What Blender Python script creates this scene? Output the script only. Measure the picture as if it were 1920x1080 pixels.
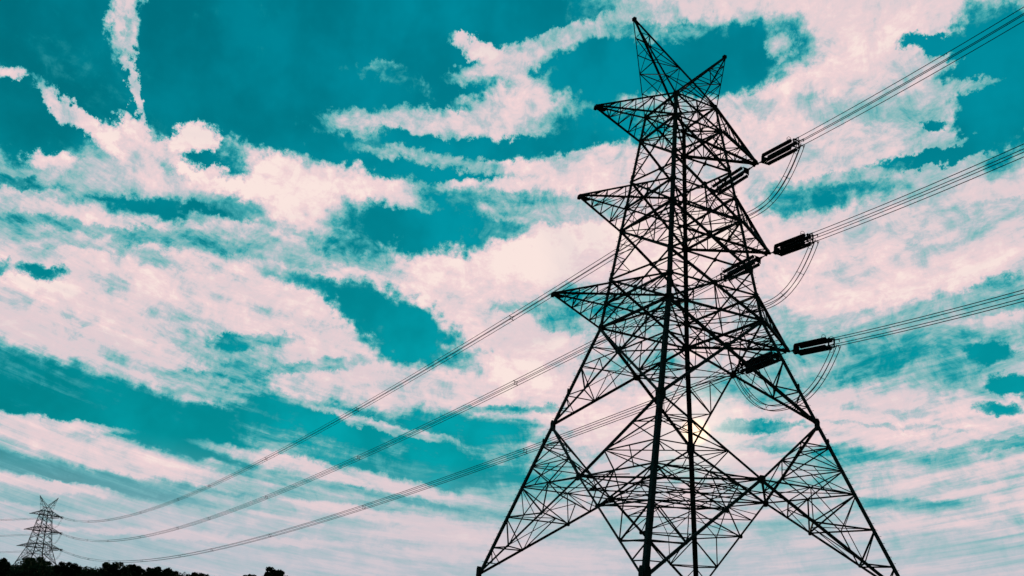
import bpy, math, random
import numpy as np
from mathutils import Vector, Matrix
R = math.radians
for o in list(bpy.data.objects):
    bpy.data.objects.remove(o)
scene = bpy.context.scene
COL = scene.collection

# ------------------------------------------------------------------ camera
cam_d = bpy.data.cameras.new('camera')
cam = bpy.data.objects.new('camera', cam_d)
COL.objects.link(cam)
scene.camera = cam
cam_d.sensor_width = 36.0
cam_d.lens = 1541.46 / 1920 * 36
cam_d.shift_x = 0.02807
cam_d.shift_y = 0.08932
cam_d.clip_start = 0.1
cam_d.clip_end = 20000
_r = Vector((0.89940978, -0.43184458, 0.06761878))
_u = Vector((-0.16957513, -0.20214438, 0.96456307))
_f = Vector((0.40287258, 0.87900393, 0.25504073))
cam.matrix_world = Matrix((( _r.x, _u.x, -_f.x, -37.204), (_r.y, _u.y, -_f.y, -46.896), (_r.z, _u.z, -_f.z, 1.6), (0, 0, 0, 1)))

scene.view_settings.view_transform = 'Standard'
scene.view_settings.look = 'None'
scene.view_settings.gamma = 1
scene.view_settings.exposure = 0.0
scene.cycles.max_bounces = 3
scene.cycles.use_adaptive_sampling = True
scene.cycles.adaptive_threshold = 0.02
scene.cycles.adaptive_min_samples = 20

SUN_AZ, SUN_EL = 39.6, 11.8          # degrees, azimuth clockwise from +Y
SUN_DIR = Vector((math.sin(R(SUN_AZ)) * math.cos(R(SUN_EL)), math.cos(R(SUN_AZ)) * math.cos(R(SUN_EL)), math.sin(R(SUN_EL))))
sun_d = bpy.data.lights.new('sun', 'SUN')
sun_d.energy = 2.0
sun_d.angle = R(0.53)
sun_d.color = (1.0, 0.84, 0.66)
sun = bpy.data.objects.new('sun', sun_d)
COL.objects.link(sun)
sun.location = (60, 80, 60)
sun.rotation_euler = (-SUN_DIR).to_track_quat('-Z', 'Y').to_euler()

# ------------------------------------------------------------------ sky: clear Nishita sky with cloud cover placed by azimuth and elevation
# each cloud or gap: azimuth, elevation, half length, half width (degrees), tilt, cover (0 clear .. 1 dense), softness, strength
CLOUDS = [
(2.81, 17.62, 21.07, 4.85, 2.5, 0.79, 0.5, 1), (24.98, 22.63, 15.13, 4.75, 7.9, 0.93, 0.5, 1), (26.55, 17.19, 12.79, 4.46, 10.8, 0.84, 0.5, 1), (17.57, 13.88, 12.46, 2.77, -0.3, 0.8, 0.6, 1),
(46.76, 24.87, 18.31, 11.1, -6.8, 0.78, 0.4, 1), (47.22, 36.72, 15.14, 3.87, -10.8, 0.8, 0.4, 1), (53.22, 30.54, 10.6, 5.41, 6.8, 0.79, 0.4, 1), (49.46, 9.4, 17.47, 7.71, 0.7, 0.78, 0.4, 1),
(34.84, 23.65, 10.12, 6.09, -1.0, 0.88, 0.5, 1), (10.81, 3.44, 34.46, 3.82, 0.8, 0.64, 0.7, 1), (39.49, 4.32, 27.43, 4.17, -0.1, 0.7, 0.6, 1), (32.78, 15.61, 9.84, 4.42, 1.7, 0.9, 0.5, 1),
(8.99, 31.64, 10.92, 2.49, 0.6, 0.03, 0.6, 1), (10.01, 35.11, 13.34, 2.54, 7.1, 0.02, 0.9, 1), (18.27, 29.23, 6.1, 1.18, -4.0, 0.04, 0.6, 1), (22.39, 37.6, 6.83, 1.6, 10.9, 0.05, 0.8, 1),
(-8.67, 31.05, 4.83, 1.8, 2.0, 0.1, 0.8, 1), (-1.47, 34.02, 7.12, 1.8, 12.3, 0.1, 0.9, 0.8), (-3.66, 33.51, 1.55, 0.8, -84.3, 0.68, 0.5, 1), (-2.48, 30.56, 2.88, 0.26, -69.6, 0.46, 0.5, 1),
(-4.58, 26.88, 2.49, 0.36, -24.9, 0.66, 0.7, 1), (-5.86, 27.45, 1.14, 0.38, -22.9, 0.5, 0.6, 1), (-2.31, 26.21, 1.34, 0.63, -34.9, 0.86, 0.5, 1), (-1.51, 27.19, 1.26, 0.37, -36.9, 0.74, 0.5, 1),
(2.07, 27.66, 1.42, 0.77, 22.6, 0.93, 0.35, 1), (-6.12, 24.3, 1.1, 0.48, 7.4, 0.78, 0.5, 1), (-9.61, 28.5, 0.63, 0.32, 21.9, 0.68, 0.6, 1), (-8.89, 23.92, 0.45, 0.28, 21.3, 0.5, 0.6, 1),
(-3.71, 23.6, 7.37, 1.68, 9.4, 0.42, 0.5, 1), (-7.1, 23.03, 3.62, 0.94, 11.8, 0.45, 0.6, 1), (0.3, 25.65, 1.64, 1.33, 2.7, 0.56, 0.5, 1), (-0.87, 26.26, 1.33, 1.16, -0.4, 0.42, 0.6, 1),
(3.89, 26.14, 0.89, 0.34, 30.3, 0.66, 0.5, 1), (-7.78, 20.55, 5.83, 1.26, 7.6, 0.6, 0.8, 1), (10.29, 25.97, 7.07, 1.89, -1.3, 0.95, 0.35, 1), (7.8, 27.06, 1.43, 0.8, 19.1, 0.82, 0.4, 1),
(13.16, 25.06, 4.24, 1.25, -9.8, 0.93, 0.5, 1), (19.35, 26.84, 4.18, 0.36, 3.0, 0.84, 0.5, 1), (2.12, 23.55, 4.11, 0.68, 10.6, 0.08, 0.5, 1), (-4.66, 21.92, 2.05, 0.35, 9.0, 0.3, 0.6, 1),
(-0.23, 22.12, 9.14, 0.56, 8.2, 0.7, 0.6, 1), (-2.47, 20.7, 4.21, 0.33, 3.4, 0.33, 0.7, 1), (2.13, 21.51, 2.92, 0.31, 9.0, 0.3, 0.7, 1), (7.15, 21.68, 3.76, 0.65, -1.5, 0.42, 0.8, 1),
(13.45, 22.88, 3.22, 0.73, -15.5, 0.38, 0.7, 1), (7.74, 20.28, 4.1, 0.54, -0.2, 0.8, 0.8, 0.7), (19.13, 25.17, 4.49, 1.43, 3.0, 0.04, 0.5, 1), (15.67, 23.96, 2.17, 0.55, -20.4, 0.8, 0.6, 0.7),
(-5.49, 17.54, 1.23, 0.38, 0.8, 0.1, 0.5, 1), (-7.79, 17.12, 0.54, 0.37, 17.0, 0.2, 0.5, 1), (-1.11, 17.87, 1.51, 0.25, -3.5, 0.6, 0.8, 0.8), (12.26, 20.18, 2.84, 0.43, -3.6, 0.36, 0.7, 1),
(18.59, 18.13, 3.97, 1.49, -25.7, 0, 0.45, 1), (16.26, 18.92, 1.9, 1.11, -21.2, 0.16, 0.5, 1), (6.69, 15.26, 1.19, 0.39, -3.4, 0.02, 0.5, 1), (8.93, 15.92, 1.69, 0.33, 6.2, 0.45, 0.6, 1),
(6.97, 13.87, 1.52, 0.65, -17.2, 0.4, 0.7, 1), (5.62, 13.06, 1.61, 0.21, 0.2, 0.4, 0.7, 1), (11.17, 14.26, 1.71, 0.24, 10.2, 0.45, 0.7, 1), (8.92, 12.23, 2.0, 0.36, -4.8, 0.58, 0.8, 1),
(14.05, 14.98, 1.75, 0.31, 12.5, 0.5, 0.8, 1), (-0.14, 9.81, 10.4, 1.47, -7.4, 0.08, 0.5, 1), (-4.6, 10.74, 3.53, 1.29, -5.8, 0.18, 0.6, 1), (3.72, 12.14, 2.84, 0.29, -8.0, 0.62, 0.8, 0.8),
(7.5, 9.82, 3.91, 0.74, -7.3, 0.15, 0.5, 1), (15.76, 9.82, 9.55, 1.61, 2.5, 0.07, 0.5, 1), (9.92, 10.11, 2.16, 1.05, -53.1, 0.25, 0.7, 1), (23.26, 9.53, 5.25, 1.84, 1.2, 0.33, 0.5, 1),
(26.0, 7.88, 4.47, 1.46, 3.8, 0.42, 0.8, 1), (21.89, 7.96, 4.09, 1.1, -3.6, 0.22, 0.5, 1), (12.53, 9.32, 3.05, 0.6, -4.1, 0.38, 0.8, 0.8), (-2.54, 7.69, 7.04, 0.6, -4.9, 0.66, 0.5, 1),
(-3.57, 8.43, 3.58, 0.22, 2.2, 0.8, 0.8, 0.9), (4.64, 6.31, 10.27, 0.57, -8.1, 0.8, 0.5, 1), (-4.26, 5.87, 4.32, 0.43, -3.5, 0.26, 0.5, 1), (0.3, 5.47, 5.55, 0.47, -6.1, 0.26, 0.5, 1),
(7.82, 5.26, 4.47, 0.38, -3.5, 0.34, 0.6, 1), (-2.61, 4.85, 3.04, 0.24, -1.9, 0.84, 0.5, 1), (-3.28, 3.74, 3.23, 0.37, 1.9, 0.48, 0.8, 1), (17.53, 7.06, 7.58, 0.43, -7.0, 0.7, 0.6, 1),
(14.05, 5.67, 6.05, 0.36, -4.9, 0.42, 0.7, 1), (18.07, 10.89, 4.04, 0.28, -8.6, 0.68, 0.5, 1), (20.16, 10.59, 2.12, 0.22, -5.1, 0.62, 0.5, 0.9), (14.02, 7.47, 2.72, 0.21, -13.5, 0.82, 0.5, 1),
(16.88, 6.28, 6.84, 0.24, -4.1, 0.36, 0.7, 0.9), (-2.01, 3.16, 3.89, 0.19, -4.9, 0.78, 0.6, 0.9), (2.61, 2.87, 5.92, 0.17, -2.0, 0.72, 0.7, 0.8), (-2.82, 1.23, 4.53, 1.26, 4.6, 0.5, 0.9, 0.8),
(20.01, 4.18, 7.52, 0.48, 2.3, 0.82, 0.7, 0.8), (19.38, 3.06, 1.36, 0.15, 4.2, 0.45, 0.7, 0.9), (14.36, 3.03, 5.63, 1.05, 4.5, 0.62, 0.8, 0.8), (27.2, 6.49, 2.22, 1.09, 3.7, 0.5, 0.8, 0.8),
(28.87, 3.0, 6.14, 0.3, 3.7, 0.82, 0.8, 0.6), (29.13, 4.99, 6.18, 0.66, 0.6, 0.6, 0.9, 0.8), (21.69, 32.13, 7.25, 0.8, 7.7, 0.76, 0.65, 1), (26.39, 33.86, 4.19, 1.21, 8.1, 0.8, 0.65, 1),
(24.14, 32.98, 3.79, 1.01, 3.3, 0.82, 0.6, 1), (27.23, 36.73, 5.85, 0.61, 15.3, 0.68, 0.5, 1), (30.58, 37.89, 4.31, 0.43, 11.1, 0.6, 0.6, 1), (22.73, 36.41, 2.12, 0.42, -18.7, 0.76, 0.5, 1),
(25.41, 35.37, 1.43, 0.61, -35.1, 0.6, 0.6, 1), (20.7, 37.22, 0.4, 0.24, 3.7, 0.6, 0.6, 1), (15.97, 34.22, 2.71, 0.33, -3.8, 0.3, 0.8, 1), (18.61, 33.36, 1.95, 0.25, -6.0, 0.28, 0.8, 1),
(15.07, 34.66, 1.17, 0.27, 7.6, 0.35, 0.8, 1), (27.23, 30.92, 6.22, 0.4, 5.4, 0.1, 0.6, 1), (26.49, 29.75, 7.77, 0.58, 0.9, 0.8, 0.7, 1), (24.55, 28.14, 3.66, 0.39, 6.0, 0.82, 0.5, 1),
(21.13, 29.51, 2.7, 0.41, -3.5, 0.5, 0.8, 1), (27.91, 26.93, 6.11, 0.72, -0.5, 0.46, 0.7, 1), (24.3, 26.21, 2.03, 1.07, 3.2, 0.35, 0.8, 1), (32.16, 31.69, 3.7, 1.01, -0.3, 0.3, 0.8, 1),
(31.81, 30.33, 4.23, 0.46, 0.2, 0.75, 0.7, 1), (33.23, 35.8, 4.04, 1.27, 13.4, 0.04, 0.5, 1), (32.04, 34.36, 2.09, 0.98, -1.2, 0.08, 0.5, 1), (36.13, 35.88, 3.72, 1.43, -3.1, 0.03, 0.5, 1),
(41.79, 35.88, 4.94, 1.44, -3.4, 0.03, 0.5, 1), (39.0, 34.76, 4.54, 0.67, -3.8, 0.08, 0.6, 1), (45.68, 36.07, 0.79, 0.56, -12.6, 0.55, 0.6, 0.9), (36.93, 37.57, 3.13, 0.39, -5.3, 0.45, 0.8, 0.9),
(59.94, 31.56, 3.08, 1.71, -60.9, 0.02, 0.5, 1), (58.85, 32.7, 2.2, 0.5, 5.4, 0.1, 0.6, 1), (55.69, 34.45, 1.31, 0.31, -16.1, 0.06, 0.5, 1), (57.46, 34.35, 1.71, 0.35, 5.0, 0.3, 0.7, 1),
(59.72, 34.94, 1.08, 0.35, 8.0, 0.38, 0.7, 1), (57.53, 31.83, 1.73, 0.4, -5.3, 0.72, 0.6, 1), (51.98, 31.99, 3.17, 0.58, -0.8, 0.66, 0.8, 0.6), (58.0, 30.38, 1.38, 0.46, 6.9, 0.7, 0.6, 1),
(55.63, 30.04, 0.6, 0.23, -11.9, 0.22, 0.5, 1), (58.81, 29.39, 1.67, 0.45, -7.9, 0.2, 0.6, 1), (53.7, 28.1, 1.52, 0.32, -4.6, 0.14, 0.5, 1), (56.86, 28.02, 1.99, 0.34, -0.9, 0.12, 0.5, 1),
(49.17, 31.64, 4.03, 0.37, -10.7, 0.62, 0.9, 0.8), (59.89, 28.37, 1.33, 0.46, 2.4, 0.86, 0.5, 1), (44.44, 32.54, 4.27, 0.43, -6.0, 0.58, 0.8, 0.9), (48.24, 26.9, 3.27, 0.72, -1.8, 0.34, 0.5, 1),
(46.1, 26.45, 1.67, 0.62, 1.6, 0.3, 0.7, 1), (58.32, 24.34, 2.97, 0.68, 0.6, 0.36, 0.5, 1), (59.01, 25.45, 2.7, 0.31, -4.5, 0.8, 0.6, 0.9), (59.09, 23.28, 2.13, 0.36, -5.5, 0.6, 0.8, 0.9),
(50.09, 22.88, 7.25, 2.01, 4.1, 0.92, 0.8, 0.9), (44.87, 20.54, 4.22, 1.39, -3.2, 0.6, 0.9, 0.5), (59.03, 19.7, 2.6, 0.68, 5.7, 0.14, 0.6, 1), (54.94, 19.24, 4.22, 0.6, 6.9, 0.45, 0.7, 1),
(53.57, 16.91, 9.11, 1.71, -8.8, 0.4, 0.45, 1), (46.55, 18.72, 2.88, 0.29, 3.1, 0.55, 0.8, 1), (51.08, 16.92, 3.8, 1.01, -3.7, 0.36, 0.6, 1), (57.34, 16.33, 0.95, 0.48, -11.6, 0.06, 0.5, 1),
(58.41, 14.22, 1.02, 0.45, -10.4, 0.02, 0.4, 1), (48.41, 14.68, 4.59, 0.8, 4.4, 0.38, 0.5, 1), (51.56, 14.22, 3.78, 0.73, -11.2, 0.38, 0.6, 1), (47.08, 14.38, 1.56, 0.41, -1.5, 0.16, 0.5, 1),
(54.65, 15.2, 4.42, 0.97, -12.8, 0.4, 0.6, 1), (57.66, 12.86, 0.93, 0.29, -3.3, 0.16, 0.5, 1), (53.82, 11.65, 6.43, 1.96, -7.3, 0.8, 0.5, 1), (49.6, 12.43, 3.48, 1.69, -0.9, 0.84, 0.6, 1),
(43.14, 12.15, 1.78, 0.33, 0.2, 0.32, 0.5, 1), (45.02, 12.22, 1.58, 0.15, -0.2, 0.5, 0.6, 1), (43.29, 10.67, 1.92, 0.18, 0.6, 0.45, 0.6, 1), (42.25, 9.67, 1.61, 0.71, 1.5, 0.93, 0.9, 1),
(49.19, 10.34, 1.77, 0.34, -6.7, 0.52, 0.6, 1), (57.16, 10.74, 2.32, 0.21, 3.7, 0.56, 0.7, 1), (52.66, 12.02, 3.38, 0.11, -5.1, 0.66, 0.7, 1), (52.38, 7.28, 3.6, 0.24, 1.8, 0.45, 0.5, 1),
(57.05, 9.33, 2.04, 0.42, -1.0, 0.62, 0.8, 0.9), (50.48, 5.13, 4.51, 0.38, -0.3, 0.62, 0.8, 0.9), (43.56, 6.57, 3.76, 0.64, 2.0, 0.66, 0.9, 0.8), (55.59, 4.35, 3.84, 0.46, 2.0, 0.6, 0.8, 0.9),
(42.86, 3.81, 4.99, 0.57, 2.9, 0.6, 0.9, 0.8), (31.64, 20.17, 1.82, 0.8, -17.0, 0.42, 0.8, 1), (30.33, 19.21, 1.46, 0.68, 1.8, 0.4, 0.7, 1), (34.94, 19.68, 3.05, 1.46, 0.2, 0.45, 0.8, 0.8),
(39.09, 15.71, 5.81, 1.08, 0.1, 0.4, 0.7, 0.9), (28.73, 19.89, 2.58, 0.31, 2.4, 0.6, 0.8, 0.8), (25.69, 12.67, 1.43, 0.19, -0.2, 0.5, 0.7, 1), (29.1, 12.87, 1.07, 0.19, -1.0, 0.55, 0.7, 1),
(30.74, 9.99, 2.45, 0.37, -1.0, 0.62, 0.8, 0.8), (4.73, 27.24, 1.36, 0.51, -5.6, 0.06, 0.6, 0.9), (2.08, 27.56, 1.29, 0.66, 22.6, 0.93, 0.35, 1), (4.0, 26.16, 0.75, 0.28, 30.3, 0.7, 0.6, 1),
(11.1, 25.75, 6.72, 1.47, -1.8, 0.95, 0.4, 1), (8.19, 27.0, 1.29, 0.63, 19.0, 0.84, 0.4, 1), (2.12, 23.55, 4.27, 0.74, 10.6, 0.04, 0.5, 1), (19.13, 25.17, 5.01, 1.5, 3.0, 0.03, 0.5, 1),
(24.8, 25.09, 1.9, 0.48, 3.4, 0.25, 0.7, 1), (27.72, 26.74, 4.58, 0.6, -0.4, 0.34, 0.8, 1), (27.24, 30.85, 5.83, 0.46, 5.4, 0.1, 0.7, 1), (21.04, 30.37, 4.27, 0.35, -1.8, 0.06, 0.7, 1),
(32.13, 32.2, 2.3, 0.51, 7.7, 0.16, 0.7, 1), (-7.61, 25.3, 1.79, 0.94, -1.5, 0.06, 0.7, 1), (-6.12, 24.3, 1.04, 0.43, 7.2, 0.8, 0.5, 1), (-7.58, 22.4, 1.95, 0.21, 8.3, 0.25, 0.8, 1),
(59.13, 31.02, 2.89, 1.57, -73.5, 0.02, 0.5, 1), (55.69, 34.45, 1.5, 0.36, -16.1, 0.03, 0.5, 1), (58.13, 31.69, 1.14, 0.3, -5.7, 0.66, 0.6, 1), (50.35, 27.79, 3.8, 0.22, 2.0, 0.55, 0.8, 0.8),
(51.37, 22.08, 7.84, 0.56, 10.5, 0.66, 0.9, 0.6), (37.47, 28.52, 2.95, 0.58, -2.1, 0.55, 0.9, 0.6), (-1.15, 15.46, 7.76, 0.28, -1.4, 0.62, 0.9, 0.7), (3.27, 14.89, 6.34, 0.23, -4.8, 0.6, 0.9, 0.7),
(-3.54, 16.32, 4.62, 0.22, 1.7, 0.62, 0.9, 0.7), (11.1, 17.54, 3.47, 0.27, -5.8, 0.62, 0.9, 0.7), (51.05, 10.4, 6.3, 0.25, -5.0, 0.6, 0.9, 0.7), (54.18, 12.62, 4.39, 0.16, -9.1, 0.66, 0.9, 0.7),
(50.04, 8.57, 5.8, 0.28, 2.5, 0.62, 0.9, 0.7), (56.31, 6.84, 3.06, 0.26, -1.8, 0.55, 0.9, 0.7), (3.53, 26.71, 2.08, 0.51, -4.0, 0.04, 0.5, 1), (-0.21, 28.19, 1.24, 0.34, -23.7, 0.08, 0.6, 0.9),
(1.43, 25.31, 0.93, 0.47, -46.7, 0.15, 0.7, 0.9), (3.92, 26.14, 0.68, 0.25, 30.3, 0.66, 0.6, 1), (2.13, 27.71, 1.15, 0.6, 22.6, 0.92, 0.4, 1), (6.03, 24.05, 2.04, 0.41, -8.0, 0.25, 0.8, 0.8),
(-1.14, 24.17, 3.78, 0.61, 8.3, 0.5, 0.8, 0.8), (15.27, 27.12, 3.33, 0.6, -10.2, 0.8, 0.6, 0.8), (27.95, 26.39, 3.43, 0.42, 2.2, 0.55, 0.9, 0.8), (-1.64, 19.81, 4.85, 0.28, 0.7, 0.5, 0.8, 0.7),
(-5.43, 19.55, 3.41, 0.27, 3.9, 0.5, 0.8, 0.7), (8.88, 22.61, 4.18, 0.3, -5.7, 0.5, 0.8, 0.7), (3.61, 12.82, 3.79, 0.23, -5.6, 0.5, 0.9, 0.7), (-2.14, 13.9, 4.09, 0.2, -4.1, 0.6, 0.9, 0.7),
(58.41, 14.28, 1.02, 0.45, -10.5, 0.02, 0.4, 1), (57.66, 12.86, 0.93, 0.29, -3.3, 0.16, 0.5, 1), (17.75, 4.9, 6.82, 0.27, -1.4, 0.8, 0.9, 0.8), (9.21, 2.61, 5.73, 0.2, 0.7, 0.82, 0.9, 0.8),
(2.69, 2.38, 3.53, 0.14, 1.0, 0.84, 0.9, 0.8), (-3.58, 2.27, 1.59, 0.18, 1.1, 0.8, 0.9, 0.8), (23.31, 4.06, 4.13, 0.24, 4.0, 0.78, 0.9, 0.8)
]
world = bpy.data.worlds.new('World')
scene.world = world
world.use_nodes = True
nt = world.node_tree
nt.nodes.clear()
N, L = nt.nodes, nt.links
def node(kind, **kw):
    n = N.new(kind)
    for k, v in kw.items():
        setattr(n, k, v)
    return n
def math_(op, a, b=None, c=None, clamp=False):
    n = node('ShaderNodeMath', operation=op, use_clamp=clamp)
    for i, x in enumerate((a, b, c)):
        if x is None: continue
        if isinstance(x, (int, float)): n.inputs[i].default_value = x
        else: L.new(x, n.inputs[i])
    return n.outputs[0]
def vmath(op, a, b=None, scale=None):
    n = node('ShaderNodeVectorMath', operation=op)
    for i, x in enumerate((a, b)):
        if x is None: continue
        if isinstance(x, (tuple, Vector)): n.inputs[i].default_value = tuple(x)
        else: L.new(x, n.inputs[i])
    if scale is not None:
        n.inputs['Scale'].default_value = scale
    return n.outputs['Value'] if op in ('DOT_PRODUCT', 'LENGTH') else n.outputs['Vector']
def smooth(x, a, b, lo=0.0, hi=1.0):
    n = node('ShaderNodeMapRange', interpolation_type='SMOOTHSTEP')
    L.new(x, n.inputs['Value'])
    for k, v in (('From Min', a), ('From Max', b), ('To Min', lo), ('To Max', hi)):
        n.inputs[k].default_value = v
    return n.outputs['Result']
def mixf(fac, a, b):
    n = node('ShaderNodeMix', data_type='FLOAT')
    L.new(fac, n.inputs[0])
    for s, x in ((2, a), (3, b)):
        if isinstance(x, (int, float)): n.inputs[s].default_value = x
        else: L.new(x, n.inputs[s])
    return n.outputs[0]
def mixc(fac, a, b, blend='MIX'):
    n = node('ShaderNodeMix', data_type='RGBA', blend_type=blend)
    if isinstance(fac, (int, float)): n.inputs[0].default_value = fac
    else: L.new(fac, n.inputs[0])
    for s, x in ((6, a), (7, b)):
        if isinstance(x, tuple): n.inputs[s].default_value = (*x, 1)
        else: L.new(x, n.inputs[s])
    return n.outputs[2]
def noise(vec, scale, detail=5, rough=.55, dist=0.0, color=False):
    n = node('ShaderNodeTexNoise')
    L.new(vec, n.inputs['Vector'])
    n.inputs['Scale'].default_value = scale
    n.inputs['Detail'].default_value = detail
    n.inputs['Roughness'].default_value = rough
    n.inputs['Distortion'].default_value = dist
    return n.outputs['Color' if color else 'Fac']

tc = node('ShaderNodeTexCoord')
direc = tc.outputs['Generated']
sep = node('ShaderNodeSeparateXYZ'); L.new(direc, sep.inputs[0])
dx, dy, dz = sep.outputs
az = math_('MULTIPLY', math_('ARCTAN2', dx, dy), 57.29578)
el = math_('MULTIPLY', math_('ARCSINE', dz), 57.29578)
cb = node('ShaderNodeCombineXYZ'); L.new(az, cb.inputs[0]); L.new(el, cb.inputs[1])
ang = cb.outputs[0]
# the cloud layer seen in perspective: texture gets finer towards the horizon, streaks drawn out along gentle arcs
hz = math_('ADD', math_('MAXIMUM', dz, 0.0), 0.10)
az0 = math_('SUBTRACT', az, 28.0)
arc = math_('MULTIPLY', math_('MULTIPLY', az0, az0), -0.0038)
els = math_('MULTIPLY_ADD', math_('MAXIMUM', math_('ADD', el, arc), -3.0), 0.01745, 0.12)
px_ = math_('DIVIDE', math_('MULTIPLY', az0, 0.01745), hz); py_ = math_('DIVIDE', 1.0, els)
cs = node('ShaderNodeCombineXYZ'); L.new(px_, cs.inputs[0]); L.new(py_, cs.inputs[1]); cs.inputs[2].default_value = 3.7
sheet = cs
stre = node('ShaderNodeMapping', vector_type='POINT'); L.new(sheet.outputs[0], stre.inputs['Vector'])
stre.inputs['Scale'].default_value = (.60, 1.0, 1.0)
streak = stre.outputs[0]
# domain warp
w1 = vmath('SUBTRACT', noise(ang, 0.11, 3, .5, color=True), (.5, .5, .5))
w2 = vmath('SUBTRACT', noise(ang, 0.5, 3, .6, color=True), (.5, .5, .5))
warp = vmath('ADD', vmath('MULTIPLY', w1, (5.5, 2.6, 0)), vmath('MULTIPLY', w2, (4.2, 2.2, 0)))
angw = vmath('ADD', ang, warp)
w3 = vmath('SUBTRACT', noise(ang, 1.1, 5, .70, color=True), (.5, .5, .5))
rg = node('ShaderNodeVectorMath', operation='SCALE'); L.new(vmath('MULTIPLY', w3, (2.5, 1.8, 0)), rg.inputs[0]); L.new(smooth(el, 3, 22, .45, 1.0), rg.inputs['Scale'])
ragged = rg.outputs[0]
angw = vmath('ADD', angw, ragged)
angs = vmath('ADD', vmath('ADD', ang, vmath('SCALE', warp, scale=0.34)), ragged)

D = 0.05
# a few banks for the rest of the sky, so the light comes from a whole sky
rest = smooth(noise(streak, 0.8, 6, .6), .46, .66, 0.04, .8)
away = smooth(vmath('DOT_PRODUCT', direc, (0.42, 0.86, 0.28)), .80, .60)
D = mixf(away, D, math_('MULTIPLY', rest, 1.0))
def plane(v):      # (azimuth, elevation, 1), so that one dot product gives a shifted, turned and scaled coordinate
    n = node('ShaderNodeVectorMath', operation='MULTIPLY_ADD')
    L.new(v, n.inputs[0]); n.inputs[1].default_value = (1, 1, 0); n.inputs[2].default_value = (0, 0, 1)
    return n.outputs['Vector']
angw0, angs0 = plane(angw), plane(angs)
for i_, (a_, e_, hl, hw, an, val, so, stg) in enumerate(CLOUDS):
    if i_ % 8 == 0:      # evaluate in batches (keeps the shader's memory small)
        tiny = math_('MULTIPLY', D, 1e-7)
        angw = vmath('ADD', angw0, tiny); angs = vmath('ADD', angs0, tiny)
    c_, s_ = math.cos(R(an)), math.sin(R(an)); lx, ly = hl * 1.06, hw * 1.06
    v_ = angw if min(hl, hw) > .8 else angs
    p_ = vmath('DOT_PRODUCT', v_, (c_ / lx, s_ / lx, -(a_ * c_ + e_ * s_) / lx))
    q_ = vmath('DOT_PRODUCT', v_, (-s_ / ly, c_ / ly, (a_ * s_ - e_ * c_) / ly))
    r2 = math_('MULTIPLY_ADD', q_, q_, math_('MULTIPLY', p_, p_))
    m_ = smooth(r2, max(0.0, .78 - 1.0 * so) ** 2, (1.20 + .95 * so) ** 2, stg, 0.0)
    D = mixf(m_, D, val)
# texture of the layer
n1 = noise(streak, 1.9, 6, .66, .4)
fine = node('ShaderNodeMapping', vector_type='POINT'); L.new(sheet.outputs[0], fine.inputs['Vector']); fine.inputs['Scale'].default_value = (.75, 1.0, 1.0)
n2 = noise(fine.outputs[0], 4.0, 5, .66, .5)
n0 = noise(streak, .75, 4, .55, .6)
n3 = noise(ang, 0.45, 6, .70, .6)
tex = math_('ADD', math_('MULTIPLY', math_('SUBTRACT', n1, .5), 1.1), math_('MULTIPLY', math_('SUBTRACT', n3, .5), .9))
tex = math_('ADD', tex, math_('MULTIPLY', math_('SUBTRACT', n2, .5), .75))
tex = math_('ADD', tex, math_('MULTIPLY', math_('SUBTRACT', n0, .5), .85))
wide = node('ShaderNodeMapping', vector_type='POINT'); L.new(ang, wide.inputs['Vector']); wide.inputs['Scale'].default_value = (.55, 1.0, 1.0); wide.inputs['Rotation'].default_value = (0, 0, R(6))
n4 = noise(wide.outputs[0], 1.4, 6, .68, 0)
tex = math_('ADD', tex, math_('MULTIPLY', math_('SUBTRACT', n4, .5), smooth(el, 5, 22,   .22, .52)))
lowfac = smooth(el, 2.0, 12.0, .42, .95)
amp = smooth(D, .02, .40, .38, 1.15)
amp2 = smooth(D, .72, 1.0, 1.0, .85)
dens = math_('ADD', D, math_('MULTIPLY', math_('MULTIPLY', tex, lowfac), math_('MULTIPLY', amp, amp2)))
dens = math_('MULTIPLY_ADD', dens, 1.02, -.07, clamp=True)

sky = node('ShaderNodeTexSky', sky_type='NISHITA')
sky.sun_disc = False
sky.sun_elevation = R(SUN_EL)
sky.sun_rotation = R(SUN_AZ)
sky.air_density = 1.0
sky.dust_density = 0.6
sky.ozone_density = 2.0
lum = node('ShaderNodeRGBToBW'); L.new(sky.outputs[0], lum.inputs[0])
clear = mixc(smooth(el, 0, 38), (0.01, 3.0, 3.3), (0.0, 2.35, 3.1))
# the Nishita brightness modulates the clear air a little towards the sun
glowk = math_('ADD', 0.82, math_('MULTIPLY', math_('MINIMUM', lum.outputs[0], 6.0), 0.05))
mott = smooth(noise(ang, .16, 4, .55), .34, .68, .84, 1.12)
glowk = math_('MULTIPLY', glowk, mott)
glowk = math_('MULTIPLY', glowk, smooth(az, -12, 22, .84, 1.04))
cm = node('ShaderNodeVectorMath', operation='SCALE'); L.new(clear, cm.inputs[0]); L.new(glowk, cm.inputs['Scale'])
clear = cm.outputs[0]
ramp = node('ShaderNodeValToRGB')
L.new(dens, ramp.inputs[0])
cr = ramp.color_ramp
def lin(c): return tuple(((v / 255 + .055) / 1.055) ** 2.4 if v > 10 else v / 255 / 12.92 for v in c)
cr.elements[0].position = .12; cr.elements[0].color = (*lin((0, 140, 152)), 1)
cr.elements[1].position = 1.0; cr.elements[1].color = (*lin((250, 229, 223)), 1)
for p_, c_ in ((.30, (70, 168, 174)), (.46, (140, 187, 190)), (.60, (188, 196, 203)), (.72, (223, 207, 211)), (.86, (240, 212, 214))):
    e_ = cr.elements.new(p_); e_.color = (*lin(c_), 1)
ck = node('ShaderNodeVectorMath', operation='SCALE'); L.new(ramp.outputs[0], ck.inputs[0]); ck.inputs['Scale'].default_value = 10.0
cloud = ck.outputs[0]
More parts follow.
